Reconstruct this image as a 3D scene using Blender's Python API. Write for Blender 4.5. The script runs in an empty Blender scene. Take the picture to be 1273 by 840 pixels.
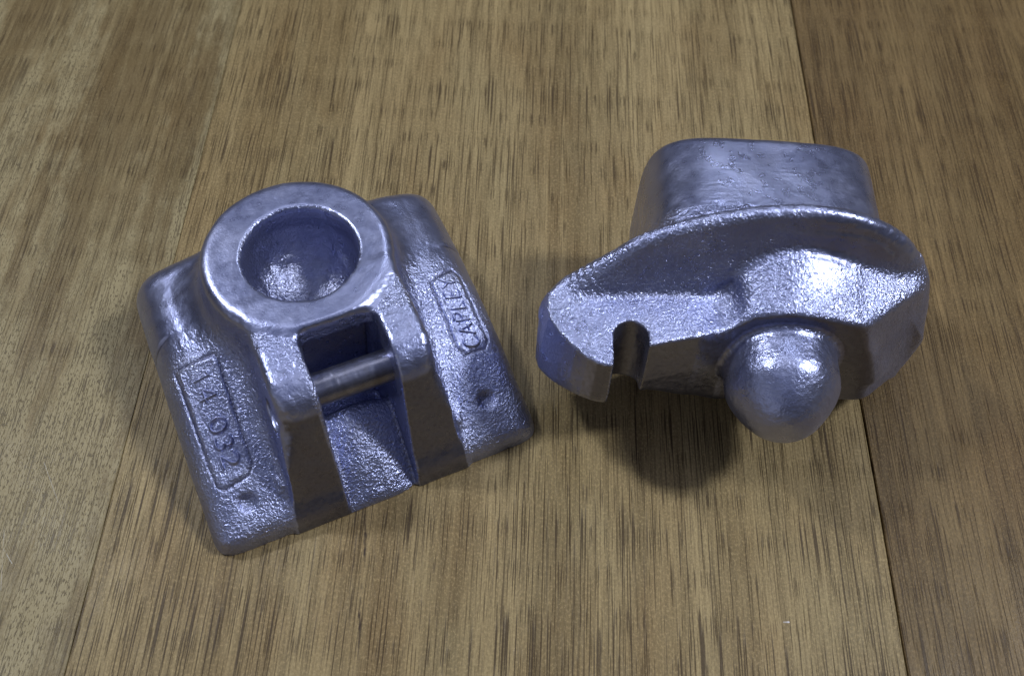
import bpy, math, random
import numpy as np
from mathutils import Vector, Matrix
from mathutils.bvhtree import BVHTree

# ------------------------------------------------------------------ scene, camera, light
S = bpy.context.scene
C = S.collection
MM = 0.001
PITCH, ROLL = math.radians(57.26), math.radians(3.458)
FOC = 1300.15
fwd = Vector((0, math.cos(PITCH), -math.sin(PITCH)))
rt0 = Vector((1, 0, 0)); up0 = rt0.cross(fwd)
rt = rt0*math.cos(ROLL) + up0*math.sin(ROLL)
up = up0*math.cos(ROLL) - rt0*math.sin(ROLL)
CAMP = -360.0*fwd                              # millimetres
cam_d = bpy.data.cameras.new('camera'); cam = bpy.data.objects.new('camera', cam_d); C.objects.link(cam)
m = Matrix((rt, up, -fwd)).transposed().to_4x4(); m.translation = CAMP*MM
cam.matrix_world = m
cam_d.sensor_width = 36; cam_d.lens = FOC/1273*36
cam_d.clip_start = 0.01; cam_d.clip_end = 50
cam_d.dof.use_dof = True; cam_d.dof.focus_distance = 0.335; cam_d.dof.aperture_fstop = 16
S.camera = cam
S.view_settings.view_transform = 'Standard'; S.view_settings.look = 'None'
S.view_settings.exposure = 0.06; S.view_settings.gamma = 1; S.view_settings.use_curve_mapping = False

w = bpy.data.worlds.new('World'); S.world = w; w.use_nodes = True
nt = w.node_tree; bg = nt.nodes['Background']
tc = nt.nodes.new('ShaderNodeTexCoord'); sp = nt.nodes.new('ShaderNodeSeparateXYZ'); cr = nt.nodes.new('ShaderNodeValToRGB')
nt.links.new(tc.outputs['Generated'], sp.inputs[0]); nt.links.new(sp.outputs['Z'], cr.inputs[0]); nt.links.new(cr.outputs[0], bg.inputs[0])
e = cr.color_ramp.elements
e[0].position = 0.45; e[0].color = (.085, .082, .09, 1)
e[1].position = .95; e[1].color = (.37, .42, .62, 1)
bg.inputs[1].default_value = 0.45

def area(name, direc, dist, sx, sy, power, col, rot=0):
    d = bpy.data.lights.new(name, 'AREA'); d.shape = 'RECTANGLE'; d.size = sx; d.size_y = sy
    d.energy = power; d.color = col
    o = bpy.data.objects.new(name, d); C.objects.link(o)
    v = Vector(direc).normalized(); o.location = v*dist
    q = v.to_track_quat('Z', 'Y').to_matrix().to_4x4() @ Matrix.Rotation(rot, 4, 'Z')
    q.translation = v*dist; o.matrix_world = q
    return o
area('ceiling_lamp', (.62, .05, .80), 1.8, .20, .28, 17, (.88, .92, 1.0))
area('ceiling_lamp', (-.56, .26, .80), 1.9, .15, .20, 12, (.88, .92, 1.0))
area('ceiling_lamp', (-.04, .24, .96), 2.3, .6, .5, 1.8, (.95, .96, 1.0))

area('ceiling_lamp', (.13, .60, .80), 2.3, .14, .60, 4.4, (.84, .90, 1.0))
area('left_front_fill', (-.62, -.72, .32), 1.9, 1.9, 1.1, 2.0, (.86, .90, 1.0))  # added soft fill, stands in for brighter surroundings at left front

# ------------------------------------------------------------------ helpers
def link(o, parent=None):
    C.objects.link(o)
    if parent is not None: o.parent = parent
    return o
def thing(name, loc, rz, label, cat):
    o = bpy.data.objects.new(name, None); o.empty_display_size = .02
    o.location = loc; o.rotation_euler = (0, 0, rz); o['label'] = label; o['category'] = cat
    return link(o)

def vnoise(x, y, z, scale, seed):
    """smooth value noise on broadcast arrays, -1..1"""
    r = np.random.default_rng(seed); n = 48
    T = r.random((n, n, n), dtype=np.float32)*2-1
    def ax(a):
        a = a/scale + 1000.0; i = np.floor(a).astype(np.int32); f = (a-i).astype(np.float32)
        return i % n, (i+1) % n, f*f*(3-2*f)
    x0, x1, fx = ax(x); y0, y1, fy = ax(y); z0, z1, fz = ax(z)
    a = T[x0, y0, z0]*(1-fx)+T[x1, y0, z0]*fx
    b = T[x0, y1, z0]*(1-fx)+T[x1, y1, z0]*fx
    c = T[x0, y0, z1]*(1-fx)+T[x1, y0, z1]*fx
    d = T[x0, y1, z1]*(1-fx)+T[x1, y1, z1]*fx
    return (a*(1-fy)+b*fy)*(1-fz)+(c*(1-fy)+d*fy)*fz

def smin(a, b, k):
    h = np.maximum(k-np.abs(a-b), 0)/k
    return np.minimum(a, b)-h*h*k*0.25
def smax(a, b, k): return -smin(-a, -b, k)
def ip(v, xs, ys):
    """smoothed table lookup"""
    g = np.linspace(xs[0]-20, xs[-1]+20, 800); t = np.interp(g, xs, ys)
    kn = max(3, int(3.0/(g[1]-g[0]))); ker = np.hanning(kn*2+1); ker /= ker.sum()
    t = np.convolve(np.pad(t, kn, 'edge'), ker, 'valid')
    return np.interp(v, g, t).astype(np.float32)
def poly2(u, v, P):
    """signed distance to polygon"""
    P = np.array(P, float); n = len(P)
    d = np.full(np.broadcast(u, v).shape, 1e9); s = np.zeros(d.shape, bool)
    for i in range(n):
        a = P[i]; b = P[(i+1) % n]; e = b-a
        wx = u-a[0]; wy = v-a[1]
        t = np.clip((wx*e[0]+wy*e[1])/(e@e), 0, 1)
        d = np.minimum(d, (wx-e[0]*t)**2+(wy-e[1]*t)**2)
        c = ((a[1] <= v) != (b[1] <= v)) & (u < (b[0]-a[0])*(v-a[1])/(b[1]-a[1]+1e-12)+a[0])
        s ^= c
    return (np.sqrt(d)*np.where(s, -1, 1)).astype(np.float32)

def spline(P, n=5):
    P = np.array(P, float); out = []; N = len(P)
    for i in range(N):
        a, b, c, d = P[i-1], P[i], P[(i+1) % N], P[(i+2) % N]
        for t in np.arange(n)/n:
            out.append(.5*((2*b)+(c-a)*t+(2*a-5*b+4*c-d)*t*t+(3*b-a-3*c+d)*t**3))
    return out

def surface_nets(F, org, h):
    nx, ny, nz = F.shape
    neg = F < 0
    s = np.zeros((nx-1, ny-1, nz-1), np.int8)
    for i in (0, 1):
        for j in (0, 1):
            for k in (0, 1):
                s += neg[i:nx-1+i, j:ny-1+j, k:nz-1+k]
    cells = np.argwhere((s > 0) & (s < 8)); del s
    idx = np.full((nx-1, ny-1, nz-1), -1, np.int32)
    idx[cells[:, 0], cells[:, 1], cells[:, 2]] = np.arange(len(cells), dtype=np.int32)
    acc = np.zeros((len(cells), 3)); cnt = np.zeros(len(cells))
    cor = [(i, j, k) for i in (0, 1) for j in (0, 1) for k in (0, 1)]
    vals = {c: F[cells[:, 0]+c[0], cells[:, 1]+c[1], cells[:, 2]+c[2]] for c in cor}
    for a in cor:
        for ax in range(3):
            if a[ax]: continue
            b = list(a); b[ax] = 1; b = tuple(b)
            va, vb = vals[a], vals[b]; mk = (va < 0) != (vb < 0)
            t = np.where(mk, va/np.where(mk, va-vb, 1), 0)
            p = np.tile(np.array(a, float), (len(cells), 1)); p[:, ax] = t
            acc[mk] += p[mk]; cnt[mk] += 1
    V = (cells+acc/cnt[:, None])*h+np.array(org)
    Q = []
    for ax in range(3):
        b, c = [(1, 2), (2, 0), (0, 1)][ax]
        sl0 = [slice(None)]*3; sl1 = [slice(None)]*3
        sl0[ax] = slice(0, -1); sl1[ax] = slice(1, None)
        ch = neg[tuple(sl0)] != neg[tuple(sl1)]
        e = np.argwhere(ch)
        mx = np.array([nx, ny, nz])
        ok = (e[:, b] > 0) & (e[:, c] > 0) & (e[:, b] < mx[b]-1) & (e[:, c] < mx[c]-1)
        e = e[ok]; inside = neg[e[:, 0], e[:, 1], e[:, 2]]
        def g(db, dc):
            q = e.copy(); q[:, b] += db; q[:, c] += dc
            return idx[q[:, 0], q[:, 1], q[:, 2]]
        q = np.stack([g(-1, -1), g(0, -1), g(0, 0), g(-1, 0)], 1)
        q[~inside] = q[~inside][:, ::-1]
        Q.append(q)
    return V, np.concatenate(Q)

def relax(V, Q, it=1):
    E = np.concatenate([Q[:, [0, 1]], Q[:, [1, 2]], Q[:, [2, 3]], Q[:, [3, 0]]])
    n = len(V); cnt = np.bincount(E.ravel(), minlength=n)
    for _ in range(it):
        a = np.stack([np.bincount(E[:, 0], V[E[:, 1], i], n)+np.bincount(E[:, 1], V[E[:, 0], i], n) for i in range(3)], 1)
        V = V*.5+.5*a/np.maximum(cnt, 1)[:, None]
    return V

def project(V, F, org, h, steps=2):
    """pull the net's vertices onto the zero level and return smooth field normals"""
    G = [np.gradient(F, axis=a) for a in range(3)]
    top = np.array(F.shape)-1.001
    def samp(A, P):
        i = np.floor(P).astype(np.int32); f = P-i; o = 0
        for a in (0, 1):
            for b in (0, 1):
                for c in (0, 1):
                    w_ = (f[:, 0] if a else 1-f[:, 0])*(f[:, 1] if b else 1-f[:, 1])*(f[:, 2] if c else 1-f[:, 2])
                    o = o+w_*A[i[:, 0]+a, i[:, 1]+b, i[:, 2]+c]
        return o
    P = np.clip((V-np.array(org))/h, 0, top)
    for k in range(steps+1):
        g = np.stack([samp(a, P) for a in G], 1); n2 = np.maximum((g**2).sum(1), 1e-4)
        if k == steps: break
        st = g*(samp(F, P)/n2)[:, None]; L = np.linalg.norm(st, axis=1)[:, None]
        P = np.clip(P-st*np.minimum(1, .4/np.maximum(L, 1e-6)), 0, top)
    return P*h+np.array(org), g/np.sqrt(n2)[:, None]
def vnormals(V, Q):
    fn = np.cross(V[Q[:, 2]]-V[Q[:, 0]], V[Q[:, 3]]-V[Q[:, 1]])
    N = np.stack([sum(np.bincount(Q[:, j], fn[:, i], len(V)) for j in range(4)) for i in range(3)], 1)
    return N/np.maximum(np.linalg.norm(N, axis=1), 1e-12)[:, None]

def curvature(V, Q, N, it=3):
    W = relax(V, Q, it)
    c = -((W-V)*N).sum(1)                       # + on ridges, - in hollows
    n = len(V); E = np.concatenate([Q[:, [0, 1]], Q[:, [1, 2]], Q[:, [2, 3]], Q[:, [3, 0]]]); cnt = np.bincount(E.ravel(), minlength=n)
    c2 = (np.bincount(E[:, 0], c[E[:, 1]], n)+np.bincount(E[:, 1], c[E[:, 0]], n))/np.maximum(cnt, 1)
    return .5*c+.5*c2
def build_mesh(name, V, Q, N, mat, parent, grain=None, polish=None, bare_shade=None, cav=None, label=None):
    u, inv = np.unique(Q, return_inverse=True); q = inv.reshape(-1, 4)
    me = bpy.data.meshes.new(name)
    me.vertices.add(len(u)); me.vertices.foreach_set('co', V[u].astype(np.float32).ravel())
    me.loops.add(q.size); me.loops.foreach_set('vertex_index', q.astype(np.int32).ravel())
    me.polygons.add(len(q)); me.polygons.foreach_set('loop_start', np.arange(0, q.size, 4, dtype=np.int32))
    me.polygons.foreach_set('use_smooth', np.ones(len(q), bool))
    me.update(calc_edges=True)
    me.normals_split_custom_set_from_vertices([tuple(v) for v in N[u].tolist()])
    for nm, arr in (('grain', grain), ('polish', polish), ('bare_shade', bare_shade), ('cav', cav)):
        if arr is not None:
            a = me.attributes.new(nm, 'FLOAT', 'POINT'); a.data.foreach_set('value', arr[u].astype(np.float32))
    me.materials.append(mat)
    o = bpy.data.objects.new(name, me)
    if label: o['label'] = label
    return link(o, parent)

class NT:
    def __init__(s, name):
        s.m = bpy.data.materials.new(name); s.m.use_nodes = True; s.t = s.m.node_tree
        s.b = s.t.nodes['Principled BSDF']; s.out = s.t.nodes['Material Output']
    def n(s, typ, **kw):
        o = s.t.nodes.new('ShaderNode'+typ)
        for k, v in kw.items():
            if k.startswith('i_'):
                key = k[2:]; key = int(key) if key.isdigit() else key.replace('_', ' ')
                s.put(o.inputs[key], v)
            else: setattr(o, k, v)
        return o
    def put(s, inp, v):
        if isinstance(v, bpy.types.NodeSocket): s.t.links.new(v, inp)
        elif isinstance(v, bpy.types.Node): s.t.links.new(v.outputs[0], inp)
        else: inp.default_value = v
    def math(s, op, a, b=0.0, c=None, clamp=False):
        o = s.n('Math', operation=op, use_clamp=clamp); s.put(o.inputs[0], a); s.put(o.inputs[1], b)
        if c is not None: s.put(o.inputs[2], c)
        return o.outputs[0]
    def vec(s, x, y, z): return s.n('CombineXYZ', i_0=x, i_1=y, i_2=z).outputs[0]
    def scale(s, v, f): 
        o = s.n('VectorMath', operation='MULTIPLY'); s.put(o.inputs[0], v); o.inputs[1].default_value = f; return o.outputs[0]
    def noise(s, v, sc, det=2, rough=.5, dist=0, dims='3D'):
        o = s.n('TexNoise', noise_dimensions=dims); s.put(o.inputs['Vector'], v); s.put(o.inputs['Scale'], sc)
        o.inputs['Detail'].default_value = det; o.inputs['Roughness'].default_value = rough; o.inputs['Distortion'].default_value = dist
        return o.outputs[0]
    def rng(s, v, a, b, c=0.0, d=1.0, smooth=False):
        o = s.n('MapRange', clamp=True, interpolation_type='SMOOTHSTEP' if smooth else 'LINEAR'); s.put(o.inputs[0], v)
        for i, q in enumerate((a, b, c, d)): s.put(o.inputs[1+i], q)
        return o.outputs[0]
    def mix(s, f, a, b, mode='MIX'):
        o = s.n('Mix', data_type='RGBA', blend_type=mode); s.put(o.inputs[0], f)
        for i, q in ((6, a), (7, b)):
            s.put(o.inputs[i], (*q, 1) if isinstance(q, tuple) and len(q) == 3 else q)
        return o.outputs[2]
    def attr(s, nm): return s.n('Attribute', attribute_name=nm).outputs['Fac']

# ------------------------------------------------------------------ materials
def metal():
    k = NT('cast_silver_paint')
    geo = k.n('TexCoord'); P = geo.outputs['Object']
    gr = k.attr('grain'); po = k.attr('polish')
    big = k.noise(P, 70, 3, .6)
    fine = k.noise(P, 1900, 2, .55)
    peb = k.noise(P, 1050, 2.0, .6, .3)
    mid = k.noise(P, 260, 2, .5)
    col = k.mix(k.rng(big, .35, .65), (.335, .368, .585), (.41, .445, .665))
    # worn darker speckle and dust
    sp_ = k.noise(P, 900, 3, .7)
    pits = k.rng(k.noise(P, 700, 1, .4), .17, .12)
    col = k.mix(k.math('MULTIPLY', k.rng(sp_, .58, .76), .22), col, (.22, .23, .36))
    dust = k.rng(k.noise(P, 45, 4, .7), .50, .72)
    col = k.mix(k.math('MULTIPLY', dust, .25), col, (.42, .42, .52))
    col = k.mix(k.math('MULTIPLY', pits, .35), col, (.12, .11, .12))
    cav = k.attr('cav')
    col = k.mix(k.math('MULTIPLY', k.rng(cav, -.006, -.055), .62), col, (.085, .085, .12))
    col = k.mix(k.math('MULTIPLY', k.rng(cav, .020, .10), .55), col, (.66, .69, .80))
    col = k.mix(k.math('MULTIPLY', k.attr('bare_shade'), .82), col, k.mix(k.rng(sp_, .45, .65), (.165, .162, .195), (.125, .122, .15)))
    k.put(k.b.inputs['Base Color'], col)
    k.b.inputs['Metallic'].default_value = .90
    r = k.rng(mid, .3, .7, .25, .36)
    r = k.math('ADD', r, k.math('MULTIPLY', dust, .10))
    r = k.math('SUBTRACT', r, k.math('MULTIPLY', po, .02))
    r = k.math('SUBTRACT', r, k.math('MULTIPLY', k.rng(cav, .015, .08), .06))
    k.put(k.b.inputs['Roughness'], r)
    # relief: orange-peel pebbling where the casting is rough, brushed fine grain where it is smooth
    b1 = k.n('Bump'); k.put(b1.inputs['Height'], peb); b1.inputs['Distance'].default_value = .00050
    k.put(b1.inputs['Strength'], k.math('MULTIPLY', k.rng(k.noise(P, 55, 2, .5), .3, .6, .75, 1.2), k.math('MULTIPLY_ADD', gr, 1.0, .0)))
    b2 = k.n('Bump'); k.put(b2.inputs['Height'], fine); b2.inputs['Distance'].default_value = .00020
    k.put(b2.inputs['Strength'], k.math('MULTIPLY_ADD', gr, .5, .15)); k.put(b2.inputs['Normal'], b1.outputs[0])
    b3 = k.n('Bump', invert=True); k.put(b3.inputs['Height'], pits); b3.inputs['Distance'].default_value = .0004
    b3.inputs['Strength'].default_value = .12; k.put(b3.inputs['Normal'], b2.outputs[0])
    # brushed streaks on the dressed faces
    st = k.noise(k.scale(P, (120, 900, 1500)), 1, 2, .6)
    b4 = k.n('Bump'); k.put(b4.inputs['Height'], st); b4.inputs['Distance'].default_value = .0002
    k.put(b4.inputs['Strength'], k.math('MULTIPLY', po, .30)); k.put(b4.inputs['Normal'], b3.outputs[0])
    k.put(k.b.inputs['Normal'], b4.outputs[0])
    return k.m

def steel():
    k = NT('steel_pin'); P = k.n('TexCoord').outputs['Object']
    st = k.noise(k.scale(P, (60, 900, 900)), 1, 3, .6)
    k.put(k.b.inputs['Base Color'], k.mix(k.rng(k.noise(P, 200, 4, .7), .4, .7), (.27, .28, .38), (.18, .18, .23)))
    k.b.inputs['Metallic'].default_value = .92
    k.put(k.b.inputs['Roughness'], k.rng(st, .3, .7, .24, .38))
    b = k.n('Bump'); k.put(b.inputs['Height'], k.noise(P, 500, 3, .6)); b.inputs['Distance'].default_value = .0001; b.inputs['Strength'].default_value = .4
    k.put(k.b.inputs['Normal'], b.outputs[0])
    return k.m

def wood(name, seed, light, dark, fleck, lean, pores_w=1.0, marks=()):
    k = NT(name); P0 = k.n('TexCoord').outputs['Object']
    P0 = k.n('VectorMath', operation='ADD', i_0=P0, i_1=(seed*.731, seed*.377, 0)).outputs[0]
    s = k.n('SeparateXYZ', i_0=P0); X, Y = s.outputs[0], s.outputs[1]
    wob = k.noise(k.scale(P0, (5, 2.2, 0)), 1, 1, .4)
    X = k.math('ADD', k.math('MULTIPLY_ADD', k.math('SUBTRACT', wob, .5), .010, X), k.math('MULTIPLY', Y, lean))
    V = k.vec(X, Y, 0.0)
    nz = lambda sx, sy, det=2, r=.55: k.noise(k.scale(V, (sx, sy, 1)), 1, det, r)
    band = nz(42, 2.2, 4); stripe = nz(330, 4, 3, .6); fib = nz(1900, 45, 3, .65); cloud = nz(30, 13, 4, .6)
    col = k.mix(k.rng(band, .36, .64), dark, light)
    col = k.mix(k.math('MULTIPLY', k.rng(stripe, .50, .68), .60), col, k_dark(dark, .62))
    col = k.mix(k.math('MULTIPLY', k.rng(stripe, .46, .30), .45), col, k_dark(light, 1.25))
    col = k.mix(k.math('MULTIPLY', k.rng(cloud, .48, .66), .35), col, (light[0]*1.02, light[1]*1.10, light[2]*1.16))
    col = k.mix(k.math('MULTIPLY', k.rng(cloud, .46, .30), .35), col, (dark[0]*1.05, dark[1]*.88, dark[2]*.72))
    col = k.mix(k.math('MULTIPLY', k.rng(fib, .42, .62), .48), col, k_dark(dark, .60))
    rays = nz(1500, 1000, 3, .75)
    col = k.mix(k.math('MULTIPLY', k.rng(rays, .52, .64), .38), col, k_dark(light, 1.5))
    col = k.mix(k.math('MULTIPLY', k.rng(rays, .48, .36), .28), col, k_dark(dark, .55))
    fm = .15
    if fleck > 0:      # chatoyant pale bands full of short pores
        fb = k.math('MULTIPLY_ADD', nz(160, 70, 4, .7), .30, k.math('MULTIPLY_ADD', nz(44, 5.0, 3, .6), .9, .01))
        fm = k.rng(fb, .610, .695)
        col = k.mix(k.math('MULTIPLY', fm, fleck), col, (light[0]*1.22, light[1]*1.30, light[2]*1.42))
        col = k.mix(k.math('MULTIPLY', k.rng(fb, .61, .52), fleck*.6), col, (dark[0]*.88, dark[1]*.82, dark[2]*.74))
    # open pores: thin dark dashes along the grain, denser in some bands
    dens = nz(70, 7, 3, .6)
    p1 = nz(2300, 27, 0, .5); p2 = nz(1500, 14, 0, .5); p3 = nz(2600, 560, 1, .5); p4 = nz(2700, 75, 0, .5)
    pm = k.rng(p1, k.rng(dens, .35, .66, .70, .58), k.rng(dens, .35, .66, .78, .66))
    pm2 = k.rng(p2, k.rng(dens, .4, .7, .745, .66), k.rng(dens, .4, .7, .81, .74))
    pm3 = k.math('MULTIPLY', k.rng(p3, .56, .64), fm)
    pm4 = k.rng(p4, k.rng(dens, .3, .7, .70, .60), k.rng(dens, .3, .7, .78, .68))
    pores = k.math('MAXIMUM', k.math('MULTIPLY', pm, .95*pores_w), k.math('MAXIMUM', k.math('MULTIPLY', pm2, .75*pores_w), k.math('MAXIMUM', k.math('MULTIPLY', pm4, .8), k.math('MULTIPLY', pm3, .75))))
    col = k.mix(k.math('MULTIPLY', pores, .84), col, (.034, .018, .008))
    for (x0, y0, x1, y1, wd, c_, st) in marks:      # individual hairline cracks and scratches
        PW = k.n('TexCoord').outputs['Object']; sw = k.n('SeparateXYZ', i_0=PW)
        jx = k.math('MULTIPLY_ADD', k.noise(PW, 220, 2, .6), .0012, -.0006)
        ux = k.math('ADD', k.math('SUBTRACT', sw.outputs[0], x0), jx) if wd > .0002 else k.math('SUBTRACT', sw.outputs[0], x0)
        uy = k.math('SUBTRACT', sw.outputs[1], y0)
        dx, dy = x1-x0, y1-y0; L2 = dx*dx+dy*dy
        t = k.math('DIVIDE', k.math('ADD', k.math('MULTIPLY', ux, dx), k.math('MULTIPLY', uy, dy)), L2, clamp=True)
        ex = k.math('SUBTRACT', ux, k.math('MULTIPLY', t, dx)); ey = k.math('SUBTRACT', uy, k.math('MULTIPLY', t, dy))
        dd = k.math('SQRT', k.math('ADD', k.math('MULTIPLY', ex, ex), k.math('MULTIPLY', ey, ey)))
        brk = k.rng(k.noise(PW, 160, 2, .6), .35, .55)
        col = k.mix(k.math('MULTIPLY', k.math('MULTIPLY', k.rng(dd, wd, wd*.4), brk), st), col, c_)
    k.put(k.b.inputs['Base Color'], col)
    k.put(k.b.inputs['Roughness'], k.rng(nz(60, 40, 4, .6), .3, .7, .34, .48))
    k.b.inputs['Specular IOR Level'].default_value = .24
    grain = nz(1800, 1500, 2, .6)
    hgt = k.math('SUBTRACT', k.math('MULTIPLY_ADD', grain, .45, k.math('MULTIPLY', fib, .5)), k.math('MULTIPLY', pores, .9))
    b = k.n('Bump'); k.put(b.inputs['Height'], hgt); b.inputs['Distance'].default_value = .00022; b.inputs['Strength'].default_value = .6
    k.put(k.b.inputs['Normal'], b.outputs[0])
    return k.m
def k_dark(c, f): return tuple(min(1, v*f) for v in c)

M_CAST = metal(); M_PIN = steel()
W_LIGHT, W_DARK = (.300, .215, .110), (.175, .112, .052)
M_W = [wood('timber_left', 3.1, (.295, .228, .112), (.150, .104, .044), 0.75, .0, .55,
            [(-.1446, -.0571, -.1365, -.0700, .00011, (.5, .47, .40), .8), (-.1488, -.0854, -.1445, -.0902, .00013, (.7, .68, .62), .9), (-.1500, -.0800, -.1452, -.0985, .00010, (.5, .47, .42), .7)]),
       wood('timber_middle', 7.7, (.375, .282, .135), (.215, .150, .064), 0, .012, 1.0,
            [(-.0427, -.0642, -.0408, -.0760, .0004, (.05, .03, .018), .7), (-.0412, -.0740, -.0400, -.0860, .00050, (.035, .02, .012), .95),
             (-.0402, -.0900, -.0388, -.1100, .00045, (.035, .02, .012), .95), (.0852, -.0938, .0866, -.0937, .00030, (.85, .85, .9), 1.0)]),
       wood('timber_right', 12.4, (.232, .156, .066), (.116, .072, .028), 0, .018, .9)]
def plain(name, col, rough):
    k = NT(name); P = k.n('TexCoord').outputs['Object']
    k.put(k.b.inputs['Base Color'], k.mix(k.rng(k.noise(P, 300, 4, .7), .4, .6), col, k_dark(col, .6))); k.b.inputs['Roughness'].default_value = rough
    return k.m

# ------------------------------------------------------------------ table: boards with their joints
tabl = bpy.data.objects.new('table_top', None); tabl['kind'] = 'structure'
tabl['label'] = 'varnished hardwood table top of edge-joined boards'; link(tabl)
def box_mesh(name, xs0, xs1, y0, y1, z0, z1, bev=.0003):
    """board with chamfered, slightly wavy long edges; xs0/xs1 are functions of y"""
    ys = np.concatenate([[y0], np.linspace(-.20, .26, 93), [y1]]); n = len(ys); Vv = []; Ff = []
    for y in ys:
        a, b = xs0(y), xs1(y)
        Vv += [(a, y, z0), (a, y, z1-bev), (a+bev, y, z1), (b-bev, y, z1), (b, y, z1-bev), (b, y, z0)]
    for i in range(n-1):
        for j in range(5):
            a = i*6+j; Ff.append((a, a+1, a+7, a+6))
        Ff.append((i*6+5, i*6, i*6+6, i*6+11))
    Ff += [tuple(range(6)), tuple(range((n-1)*6+5, (n-1)*6-1, -1))]
    me = bpy.data.meshes.new(name); me.from_pydata(Vv, [], [f[::-1] for f in Ff]); me.update()
    return me
rr = np.random.default_rng(5); wv = rr.normal(size=200).cumsum(); wv = (wv-np.linspace(wv[0], wv[-1], 200))/12
wavy = lambda y: float(np.interp(y, np.linspace(-.25, .3, 200), wv))*.00035
jl = lambda y: -.1221 - .0157*0*y + (-.1246+.1206)/(.1636+.1218)*(y-.02)
jr = lambda y: .1170 + (.1134-.1203)/(.1852+.1075)*(y-.04) + wavy(y)
edges = [(lambda y: -.245+.02*y, lambda y: jl(y)-.00004), (lambda y: jl(y)+.00004, lambda y: jr(y)-.00028),
         (lambda y: jr(y)+.00028, lambda y: .262-.03*y)]
for (a, b), mt in zip(edges, M_W):
    me = box_mesh('board', a, b, -.55, .75, -.030, 0.0, .0003 if mt is not M_W[0] else .00006)
    me.materials.append(mt); link(bpy.data.objects.new('board', me), tabl)
for x0, x1, mi in ((-.42, -.2452, 1), (-.62, -.4203, 2), (.2623, .44, 1), (.4403, .62, 0)):
    me = box_mesh('board', (lambda y, a=x0: a+(.02*y if a == -.2452 else -.03*y if a == .2623 else 0)), (lambda y, b=x1: b+(.02*y if b == -.2452 else 0)), -.55, .75, -.030, 0.0)
    me.materials.append(M_W[mi]); link(bpy.data.objects.new('board', me), tabl)
# ------------------------------------------------------------------ left casting: socket block
H = 0.42
def grid(lo, hi):
    ax = [np.arange(a, b, H, dtype=np.float32) for a, b in zip(lo, hi)]
    return ax[0][:, None, None], ax[1][None, :, None], ax[2][None, None, :], lo

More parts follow.
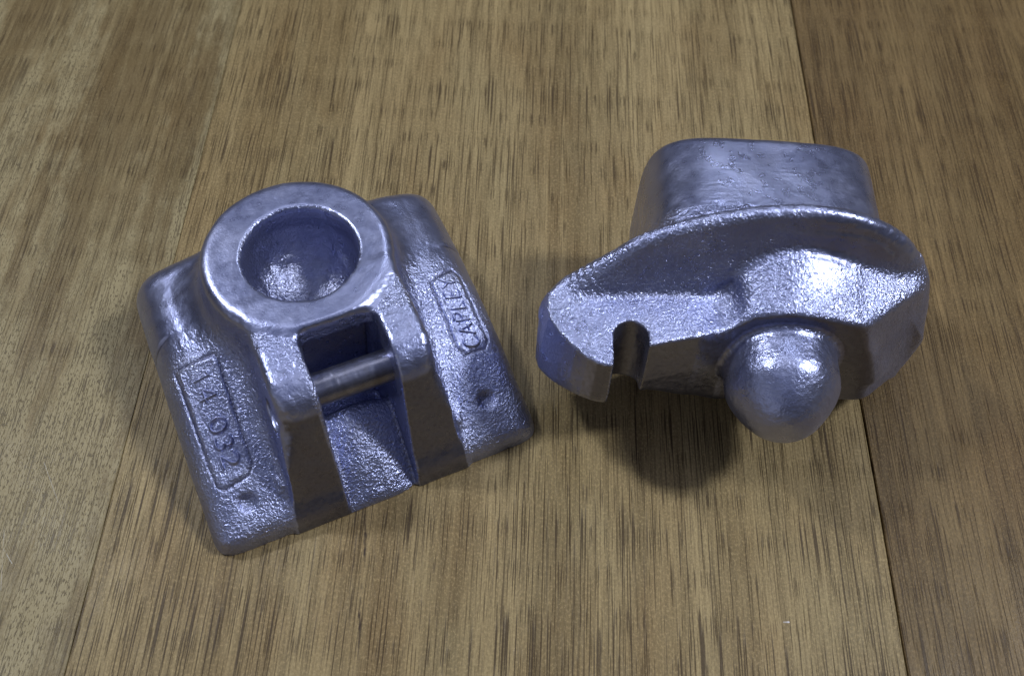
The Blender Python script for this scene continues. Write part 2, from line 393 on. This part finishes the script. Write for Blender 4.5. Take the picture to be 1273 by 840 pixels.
TH = math.radians(27.293)
def left_cast():
    x, y, z, org = grid((-56, -5, -1.5), (56, 99, 54))
    ax_ = np.abs(x+.2)
    # wings
    h = ip(y, [-5, 0, 3, 10, 25, 40, 50, 60, 75, 92], [3.5, 6, 8.6, 12.8, 20.8, 27.5, 31.2, 32.6, 33.0, 32.0])
    drop = .020*np.maximum(ax_-31, 0)**2*np.clip((y+5)/60, 0, 1)
    kink = .8*np.clip((y-63)/1.5, 0, 1)*np.clip((ax_-40)/8, 0, 1)
    d = (z-(h-drop+kink))*.86
    d = smax(d, ax_-(53.0-z*.03), 7.5)
    d = smax(d, .4-y, 3.0)
    d = smax(d, y-(94-z*.06), 7)
    corner = ((ax_-44)*.72+(6-y)*.72)
    d = smax(d, corner-9.5, 4)
    # inner base web joining everything
    web = np.maximum(ax_-29, np.maximum(z-14, np.maximum(z*.345-y+5, y-86)))
    # tower under the socket
    rr_ = np.sqrt((x+.6)**2+(y-63.2)**2)
    tow = smax(np.sqrt((x+1.5)**2+(y-63.8)**2)-(29.2+(50-z)*.04), z-50+.0*x, 3.6)
    # side arms
    xc = -.9+1.5*z/50
    arm = np.abs(x-xc)-(27.7-z*.078)
    top = ip(y, [-10, 8, 16, 24, 34, 42, 48, 70], [40, 44.5, 47.3, 48.4, 48.7, 48.8, 49.2, 49.2])
    front = (z*.345-y)*.945
    a_ = smax(arm, z-top, 2.6)
    a_ = smax(a_, front, 7.5*np.clip((z-22)/14, .12, 1))
    a_ = smax(a_, y-52, 3)
    tw = smin(a_, tow, 2.2)
    d = smin(d, web, 2)
    kf = 9*np.clip((y-4)/30, .4, 1)+4*np.clip((y-60)/20, 0, 1)
    d = smin(d, tw, kf)
    # slot between the arms
    xs = x-(-.9+1.9*z/50)
    sl = smax(np.abs(xs)-(11.1+z*.018), y-36.6, 4)
    ramp = ip(y, [-10, 0, 10, 20, 24, 27, 30], [-3.5, 2.2, 10.5, 17.5, 19.5, 18, 6])-.020*(xs+2)**2+.35*np.exp(-((x-1.5)/.5)**2)*np.clip((13-y)/4, 0, 1)
    sl = smax(sl, (ramp-z)*.75, 2.0)
    und = np.maximum(np.abs(xs)-10.5, np.maximum(np.abs(y-34)-8, np.abs(z-24)-17.5))
    d = smax(d, -sl, 1.6)
    d = smax(d, -und, 1.5)
    # socket
    cyl = smax(rr_-(17.5-(50-z)*.04), 39-z, 4)
    sph = np.sqrt(rr_**2+((z-40.0)*1.06)**2)-16.9
    cup = smin(cyl, sph, 2)
    cup = cup-.65*vnoise(x, y, z, 4.5, 3)*np.clip((38-z)/6, .2, 1)-.22*vnoise(x, y, z, 2.0, 13)*np.clip((40-z)/6, .3, 1)
    d = smax(d, -cup, 1.5)
    # recess behind the pin ends
    rec = smax(np.sqrt((y-22.5)**2*.6+(z-33)**2)-4.6, 23.0-ax_, 1.0)
    rec = smax(rec, ax_-27.5, 1)
    d = smax(d, -rec, 1)
    # small punched dimples on the front of the wings
    for (px, py, pz) in ((-39.9, 8.9, 13.6), (39.3, 12.0, 15.2)):
        d = smax(d, -(np.sqrt((x-px)**2+(y-py)**2+(z-pz)**2)-3.3), 1.1)
    # casting nick across the outer edge where the wing flattens
    d = d+.55*np.exp(-((y-64-.08*(ax_-46)*np.sign(x))/.55)**2)*np.clip((ax_-44.5)/2.5, 0, 1)*np.clip((z-14)/5, 0, 1)
    # uneven cast skin
    rough = np.clip((y*0+1), 0, 1)
    flat = np.clip((z-49.0)/1.0, 0, 1)
    d = d+.13*vnoise(x, y, z, 9, 1)*(1-.6*flat)+.05*vnoise(x, y, z, 3.2, 2)*(1-.4*flat)+.08*vnoise(x, y, z, 1.15, 7)*(1-.8*flat)*np.clip((72-y)/12, .2, 1)*np.where((ax_ > 33) & (ax_ < 47.5) & (y > 16) & (y < 54), .3, 1)
    d = np.maximum(d, -z)
    d = d.astype(np.float32); V, Q = surface_nets(d, org, H)
    V, N = project(relax(V, Q, 1), d, org, H)
    return V, Q, N

VL, QL, GNL = left_cast()
# recessed marking panels on both wings: a stepped outline pressed into the surface
PAN = {'L': np.array([(-47.0, 52.6), (-34.6, 51.2), (-33.6, 49.0), (-34.6, 18.5), (-37.0, 16.2), (-45.0, 15.0), (-46.8, 17.0)]),
       'R': np.array([(35.6, 51.0), (44.6, 54.4), (46.6, 52.0), (47.0, 30.0), (45.0, 27.4), (38.0, 26.6), (36.0, 29.0)])}
def apply_panels(V):
    V = V.copy()
    m = (V[:, 2] > 8) & (np.abs(V[:, 0]) > 29)
    for s, P in PAN.items():
        mm = m & ((V[:, 0] < 0) if s == 'L' else (V[:, 0] > 0))
        d = poly2(V[mm, 0], V[mm, 1], P)
        jit = vnoise(V[mm, 0], V[mm, 1], V[mm, 2], 3, 21)*.25
        d = d+jit
        amp = np.clip(.75+.5*vnoise(V[mm, 0], V[mm, 1], V[mm, 2], 12, 5), .6, 1.1)
        V[mm, 2] += amp*(-.60*np.exp(-(d/.50)**2)+.25*np.exp(-((d+1.4)/.7)**2))
    return V
V0 = VL; VL = apply_panels(VL)
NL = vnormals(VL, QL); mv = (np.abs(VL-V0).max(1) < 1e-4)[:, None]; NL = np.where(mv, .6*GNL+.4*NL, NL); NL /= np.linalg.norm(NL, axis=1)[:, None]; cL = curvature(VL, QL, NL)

EMPTY_L = thing('socket_casting', (-.035764, -.061906, 0), TH,
                'silver metal casting with round open socket, cross pin between two arms, and marked wings', 'metal casting')
cen = VL[QL].mean(1); cx, cy, cz = cen.T
nf = NL[QL].mean(1)
rad = np.hypot(cx+1.5, cy-63.8)
ring = (rad < 28.9) & (cz > 22) & (cy > 39)
ringt = (rad < 30.5) & (cz > 36) & (cy > 44)
ring = ring | ringt
slotx = cx-(-.9+1.9*cz/50)
inner = np.abs(cx-(-.9+1.5*cz/50)) < 28.3-cz*.078
arm = (~ring) & inner & (np.abs(slotx) > 9.8+cz*.028) & (cy < 46) & (cz > .6)
rampm = (~ring) & (~arm) & inner & (cy < 46)
armL, armR = arm & (cx < 0), arm & (cx > 0)
rest = ~(ring | arm | rampm)
wl, wr = rest & (cx < 0), rest & (cx >= 0)
gL = np.ones(len(VL))
gL = np.clip((66-VL[:, 1])/14, .15, 1)
rv = np.hypot(VL[:, 0]+.6, VL[:, 1]-63.2)
onring = (rv < 30) & (VL[:, 2] > 47)
gL[onring] = .12
gL[(rv < 18.2)] = .8

innv = np.abs(VL[:, 0]-(-.9+1.5*VL[:, 2]/50)) < 28.0-VL[:, 2]*.078
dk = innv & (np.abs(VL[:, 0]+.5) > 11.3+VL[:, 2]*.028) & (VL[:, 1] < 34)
gL[dk] = np.where(VL[dk, 2] > 41, .35, .04)
pL = np.zeros(len(VL)); pL[dk & (VL[:, 2] < 40)] = .5
bL = np.zeros(len(VL)); bL[(rv < 18.0) & (VL[:, 2] < 47.5)] = .38  # socket walls: interior shade put into the colour, no bare metal here
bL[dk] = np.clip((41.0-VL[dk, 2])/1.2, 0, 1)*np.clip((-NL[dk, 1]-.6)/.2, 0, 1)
s_ = VL*MM
parts_L = {}
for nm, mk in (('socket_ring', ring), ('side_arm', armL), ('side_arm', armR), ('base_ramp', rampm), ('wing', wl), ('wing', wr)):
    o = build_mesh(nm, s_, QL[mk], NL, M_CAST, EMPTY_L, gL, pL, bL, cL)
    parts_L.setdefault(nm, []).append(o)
wingL, wingR = parts_L['wing']
wingL['label'] = 'left wing with the raised number 14.032 in a rounded panel'
wingR['label'] = 'right wing with raised letters in a rounded panel'

# cross pin
def lathe(name, prof, n, mat, parent, loc, rot):
    Vv, Ff = [], []
    for (a, r) in prof:
        for i in range(n):
            t = 2*math.pi*i/n; Vv.append((a*MM, r*math.cos(t)*MM, r*math.sin(t)*MM))
    for j in range(len(prof)-1):
        for i in range(n):
            a = j*n+i; b = j*n+(i+1) % n; Ff.append((a, a+n, b+n, b))
    Ff += [tuple(range(n)), tuple(range(len(prof)*n-1, (len(prof)-1)*n-1, -1))]
    me = bpy.data.meshes.new(name); me.from_pydata(Vv, [], Ff); me.materials.append(mat)
    for p in me.polygons: p.use_smooth = len(p.vertices) == 4
    o = link(bpy.data.objects.new(name, me), parent); o.location = Vector(loc)*MM; o.rotation_euler = rot
    return o
rp = random.Random(2)
prof = [(-16+i*.5, 5.1+rp.uniform(-.03, .03)+(.10 if 20 < i < 24 else 0)) for i in range(66)]
lathe('cross_pin', prof, 48, M_PIN, EMPTY_L, (0.6, 25.2, 34), (0, 0, math.radians(-.6)))

# raised characters: rounded strokes laid on the wing surface
def smooth_bvh(V, Q): return BVHTree.FromPolygons([tuple(v) for v in V.tolist()], Q.tolist())
sel = QL[(cz > 8) & (np.abs(cx) > 28) & (np.abs(cx) < 51) & (cy > 8) & (cy < 62) & (nf[:, 2] > .4)]
uu, inv = np.unique(sel, return_inverse=True)
bv = smooth_bvh(VL[uu], inv.reshape(-1, 4))
def arc(cx_, cy_, rx, ry, a0, a1, n=14):
    return [(cx_+rx*math.cos(math.radians(a0+(a1-a0)*i/n)), cy_+ry*math.sin(math.radians(a0+(a1-a0)*i/n))) for i in range(n+1)]
GL = {  # strokes in a unit cell: u 0..0.7 along the text, v 0..1 up
 '0': [arc(.35, .5, .33, .48, 90, 450, 24)],
 '1': [[(.15, .8), (.38, 1), (.38, 0)]],
 '4': [[(.52, 0), (.52, 1), (.05, .33), (.70, .33)]],
 '.': [[(.3, .04), (.36, .06)]],
 '3': [arc(.33, .74, .28, .25, 150, -80, 12)+arc(.33, .26, .33, .27, 80, -150, 12)],
 '2': [arc(.34, .70, .30, .29, 165, -35, 12)+[(.05, .02), (.68, .02)]],
 'C': [arc(.40, .5, .38, .50, 40, 320, 20)],
 'A': [[(.0, 0), (.35, 1), (.70, 0)], [(.14, .34), (.56, .34)]],
 'P': [[(.08, 0), (.08, 1)], [(.08, 1)]+arc(.36, .75, .27, .25, 90, -90, 10)+[(.08, .5)]],
 'L': [[(.08, 1), (.08, 0), (.62, 0)]],
 'E': [[(.62, 1), (.08, 1), (.08, 0), (.62, 0)], [(.08, .52), (.52, .52)]],
 'Y': [[(.0, 1), (.34, .5), (.68, 1)], [(.34, .5), (.34, 0)]],
}
def stroke_mesh(name, strokes, rad_, hgt, parent, fade=1.0):
    Vv, Ff, Nn = [], [], []
    NS = 9
    for st in strokes:
        P = [Vector(p) for p in st]; R = []
        for a, b in zip(P[:-1], P[1:]):
            L = (b-a).length; n = max(1, int(L/.35))
            R += [a.lerp(b, i/n) for i in range(n)]
        R.append(P[-1])
        # soften corners
        for _ in range(2):
            R = [R[0]]+[(R[i-1]+R[i]*2+R[i+1])/4 for i in range(1, len(R)-1)]+[R[-1]]
        n = len(R); base = len(Vv)
        for i, p in enumerate(R):
            t = (R[min(i+1, n-1)]-R[max(i-1, 0)])
            t = t.normalized() if t.length > 1e-6 else Vector((1, 0))
            sd = Vector((-t.y, t.x)); endf = 1.0
            if i == 0 or i == n-1: endf = .25
            elif i == 1 or i == n-2: endf = .75
            w_ = rad_*endf*(1+.15*math.sin(i*1.7+p.x*3)); 
            for j in range(NS):
                u_ = -1+2*j/(NS-1); q = p+sd*(u_*w_)
                hit = bv.ray_cast(Vector((q.x, q.y, 60)), Vector((0, 0, -1)))
                if hit[0] is None: zz = 20
                else: zz = hit[0].z
                prof_ = (math.cos(u_*math.pi)+1)/2
                Vv.append(((q.x)*MM, (q.y)*MM, (zz-.10+(hgt*fade+.1)*prof_*min(1, endf+.3))*MM))
        for i in range(n-1):
            for j in range(NS-1):
                a = base+i*NS+j; Ff.append((a, a+NS, a+NS+1, a+1))
    me = bpy.data.meshes.new(name); me.from_pydata(Vv, [], Ff); me.update()
    for nm, v in (('grain', .35), ('polish', 0.0)):
        at = me.attributes.new(nm, 'FLOAT', 'POINT'); at.data.foreach_set('value', np.full(len(Vv), v, np.float32))
    me.materials.append(M_CAST)
    for p in me.polygons: p.use_smooth = True
    if me.polygons[len(me.polygons)//2].normal.z < 0: me.flip_normals()
    return link(bpy.data.objects.new(name, me), parent)
# number on the left wing: reads towards the front edge, tops point to the outside... characters turned a quarter clockwise
for ch, yc, f in (('1', 46.1, .6), ('4', 41.0, .75), ('.', 37.4, .9), ('0', 31.8, 1), ('3', 26.9, 1), ('2', 22.0, 1)):
    strokes = [[(-42.9+v*5.3, yc+2.1-u*5.9) for u, v in st] for st in GL[ch]]
    stroke_mesh('raised_digit' if ch != '.' else 'raised_dot', strokes, .60, .95, wingL, f)
# lettering on the right wing: reads away from the front edge, turned a quarter anticlockwise
for ch, yc, f in (('C', 29.8, 1), ('A', 33.8, 1), ('P', 38.0, .95), ('L', 41.8, .9), ('E', 45.5, .8), ('Y', 49.2, .65)):
    strokes = [[(44.0-v*5.3, yc-1.6+u*4.6) for u, v in st] for st in GL[ch]]
    stroke_mesh('raised_letter', strokes, .50, .90, wingR, f)

# ------------------------------------------------------------------ right casting: ball block
XF = [6, 10, 14.5, 19.2, 28.5, 35.3, 49, 60.5, 72.5, 84.5, 97, 107.5, 116.5, 124.5, 132.3, 136.4, 141]
YF = [-13.5, -11, -8.5, -7, -4, -2, 1, 3, 5, 6, 6, 6, 6, 6, 5, 3, 1]
ZF = [34, 38.5, 43, 45.8, 52, 57.5, 62.5, 65, 66.3, 66.8, 65.7, 62.3, 56.6, 48.4, 35, 20, 4]
def right_cast():
    x, y, z, org = grid((2, -50, -14.2), (147, 51, 71))
    # boss carrying the ball
    disc = np.sqrt((x-84.5)**2+(z-21)**2*1.0)-26.2-(y+17)*.22
    bx = smax(86-x, z-(44.6+(y+17)*.26-np.maximum(x-103, 0)*.30), 2)
    right = (x-(106+(44-z)*.29+(y+17)*1.15))*.64
    bx = smax(bx, right, 2.0)
    bx = smax(bx, 62-x, 2)
    OUT = [(8.0, 33), (10, 38.9), (14.5, 43.5), (19.2, 46.5), (28.5, 52.8), (35.3, 57.9), (42, 60.8), (49, 63.2), (60.5, 65.8), (72.5, 67.1), (84.5, 67.6), (97, 66.5), (107.5, 63.0),
           (116.5, 57.4), (121, 53.2), (124.6, 48.4), (129.4, 41.4), (132.4, 34.5), (134.9, 26), (136.2, 17), (136.2, 8), (134.4, 0), (130.5, -8), (123, -13), (80, -13.5), (66, -10), (50, 0), (30, 12), (14, 24), (8.6, 29)]
    OUT = spline(OUT, 4)
    do = poly2(x[:, 0, :], z[:, 0, :], OUT)[:, None, :]
    bx = smax(bx, do+.3, 4)
    lowb = smax(-.5-z-np.clip(y+8, 0, 30)*1.0, 0*x-9, .5)
    bx = smax(bx, lowb, 3)
    sh = z-(52.6-.018*(x-84)**2-.012*np.maximum(x-96, 0)**2+np.minimum(y, 0)*.52)
    sh = smax(sh*.85, np.maximum(np.maximum(-16-y, y-9), 12-z), 3); sh = smax(sh, np.maximum(54-x, do+.5), 2); sh = smax(sh, right, 2)
    boss = smin(smin(disc, bx, 5), sh, 7)
    boss = smax(boss, -17-y, 2.0)
    boss = smax(boss, y-14, 1)
    # flat lobe with the U notch
    P = [(10.0, -9), (9.9, -14), (10.8, -18.3), (12.9, -22), (15.8, -25.8), (19.2, -29.2), (22.8, -32), (25.6, -33.6), (28, -34.3), (30.0, -34.4), (40.9, -26.6), (56, -22.4), (66, -18), (76, -8), (76, 1), (30, -1.5), (20, -4.5), (14.5, -6)]
    d2 = poly2(x[:, :, 0], y[:, :, 0], P)[:, :, None]
    slab = smax(d2-np.clip((41.8-z)*.11, 0, 1.9), z-41.8-.0*x, 1.3)
    slab = smax(slab, (20.3-(y+34.5)*.62-np.clip(x-44, 0, 30)*.45-z)*.85, 3)
    body = smin(boss, slab, 5.5)
    body = smax(body, -(np.sqrt(((x-62.5)/6)**2+((y+11)/11)**2+((z-45.5)/5.5)**2)-1)*5, 3.5)
    # dished flange
    yF = ip(x, XF, YF)
    zr = ip(x, XF, ZF)
    yV = ip(x, [6, 12, 38, 57, 70, 83, 100, 115, 125, 140], [-14, -12, -8, -6.5, -1, 2.5, 2.5, 0, -2, -3])
    zV = ip(x, [6, 60, 72, 83, 100, 115, 128, 140], [41.5, 43, 49.5, 53, 49.5, 41, 28, 10])
    t = np.clip((z-zV)/np.maximum(zr-zV, 2), 0, 1)
    yfr = yV+(yF-yV)*(1-(1-t)**1.25)
    fl = smax((yfr-y)*.8, y-(yF+5.2), 3)
    fl = smax(fl, do, 3.5)
    body = smin(body, fl, 1.8)
    # rear lug, a deep rounded block
    X = np.abs(x-78.4)/(38.2+(47-y)*.005); Z = np.abs(z-20)/(35.6+(47-y)*.10)
    rr_ = (X**4.4+Z**4.4)**(1/4.4)
    lug = (rr_-1)*35
    lug = smax(lug, y-47.6, 3.5)
    lug = smax(lug, 5-y, 1)
    body = smin(body, lug, 1.6)
    # U notch
    n1 = np.sqrt((x-35.6)**2+(y+23.6)**2)-5.3
    n2 = np.maximum(np.abs(x-35.6)-5.3, y+23.6)
    body = smax(body, -np.minimum(n1, n2), 1.0)
    # ball on its short neck
    yc = -27.3
    ra = np.sqrt((x-84.4)**2+(z-24.4)**2)
    sph = np.sqrt(ra**2+((y-yc)*1.0)**2)-17.7
    neck = np.maximum(ra-17.7, np.maximum(yc-y, y+8))
    ball = np.minimum(sph, neck)
    ball = smax(ball, (ra*.80+(yc-y)*.60)-17.3, 3)
    body = smin(body, ball, 3.0)
    # hammer marks on the thin end of the rim
    body = body+.14*np.sin((x*.62+z*.78)*2.6)*np.exp(-((x-21)/5)**2-((z-45)/4)**2)
    soft = np.clip((y-15)/4, 0, 1)
    body = body+.13*vnoise(x, y, z, 10, 31)+.05*vnoise(x, y, z, 3.4, 32)*(1-.6*soft)+.08*vnoise(x, y, z, 1.15, 33)*(1-soft)
    body = np.maximum(body, -12.62-z)
    body = body.astype(np.float32); V, Q = surface_nets(body, org, H)
    V, N = project(relax(V, Q, 1), body, org, H)
    return V, Q, N
VR, QR, GNR = right_cast()
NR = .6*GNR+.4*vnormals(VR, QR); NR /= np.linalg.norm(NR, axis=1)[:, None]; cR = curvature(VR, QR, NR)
SC = .96
origin = np.array([84.0, 5.0, -12.6])
loc = np.array(CAMP)+SC*(origin-np.array(CAMP))
EMPTY_R = thing('ball_casting', (loc[0]*MM, loc[1]*MM, 0), 0,
                'silver metal casting with ball knob, curved flange and U-shaped notch, tipped onto its flange', 'metal casting')
s_ = (VR-origin)*SC*MM; s_[:, 2] += loc[2]*MM
cen = VR[QR].mean(1); cx, cy, cz = cen.T
ra = np.hypot(cx-84.4, cz-24.4)
ball = (ra < 18.6) & (cy < -16.2)
yF = ip(cx, XF, YF)
X = np.abs(cx-78.4)/38.6; Z = np.abs(cz-19)/35.3
lugm = (~ball) & (cy > yF+4.6) & ((X**3+Z**3) < 1.6)
yV = ip(cx, [6, 12, 38, 57, 70, 83, 100, 115, 125, 140], [-14, -12, -8, -6.5, -1, 2.5, 2.5, 0, -2, -3])
flm = (~ball) & (~lugm) & (cy > yV+.6)
lob = (~ball) & (~lugm) & (~flm) & (cx < 60)
bos = ~(ball | lugm | flm | lob)
gR = np.full(len(VR), .9)
vx, vy, vz = VR.T
gR = np.where(vy > 15, .12, gR)
gR = np.where((vy < -16.2) & (np.abs(NR[:, 1]) > .8), .12, gR)
gR = np.where((NR[:, 1] < -.75) & (vx < 66) & (vy < -15), .15, gR)
gR = np.where(np.hypot(vx-84.4, vz-24.4) < 18.2, np.where(vy < -17, .38, gR), gR)
gR = gR-(gR-.12)*np.clip((vx-80)/14, 0, 1)*np.clip((vz-48)/4, 0, 1)*(vy < 15)
pR = np.clip((vy-14)/4, 0, 1)*.8+np.clip((vx-80)/14, 0, 1)*np.clip((vz-50)/4, 0, 1)*(vy <= 14)*.5
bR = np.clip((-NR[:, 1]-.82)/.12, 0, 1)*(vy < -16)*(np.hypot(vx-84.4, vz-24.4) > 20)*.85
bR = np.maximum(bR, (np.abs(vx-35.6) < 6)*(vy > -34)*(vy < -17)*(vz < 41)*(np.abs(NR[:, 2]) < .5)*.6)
for nm, mk in (('ball_knob', ball), ('rear_lug', lugm), ('flange', flm), ('notched_lobe', lob), ('boss', bos)):
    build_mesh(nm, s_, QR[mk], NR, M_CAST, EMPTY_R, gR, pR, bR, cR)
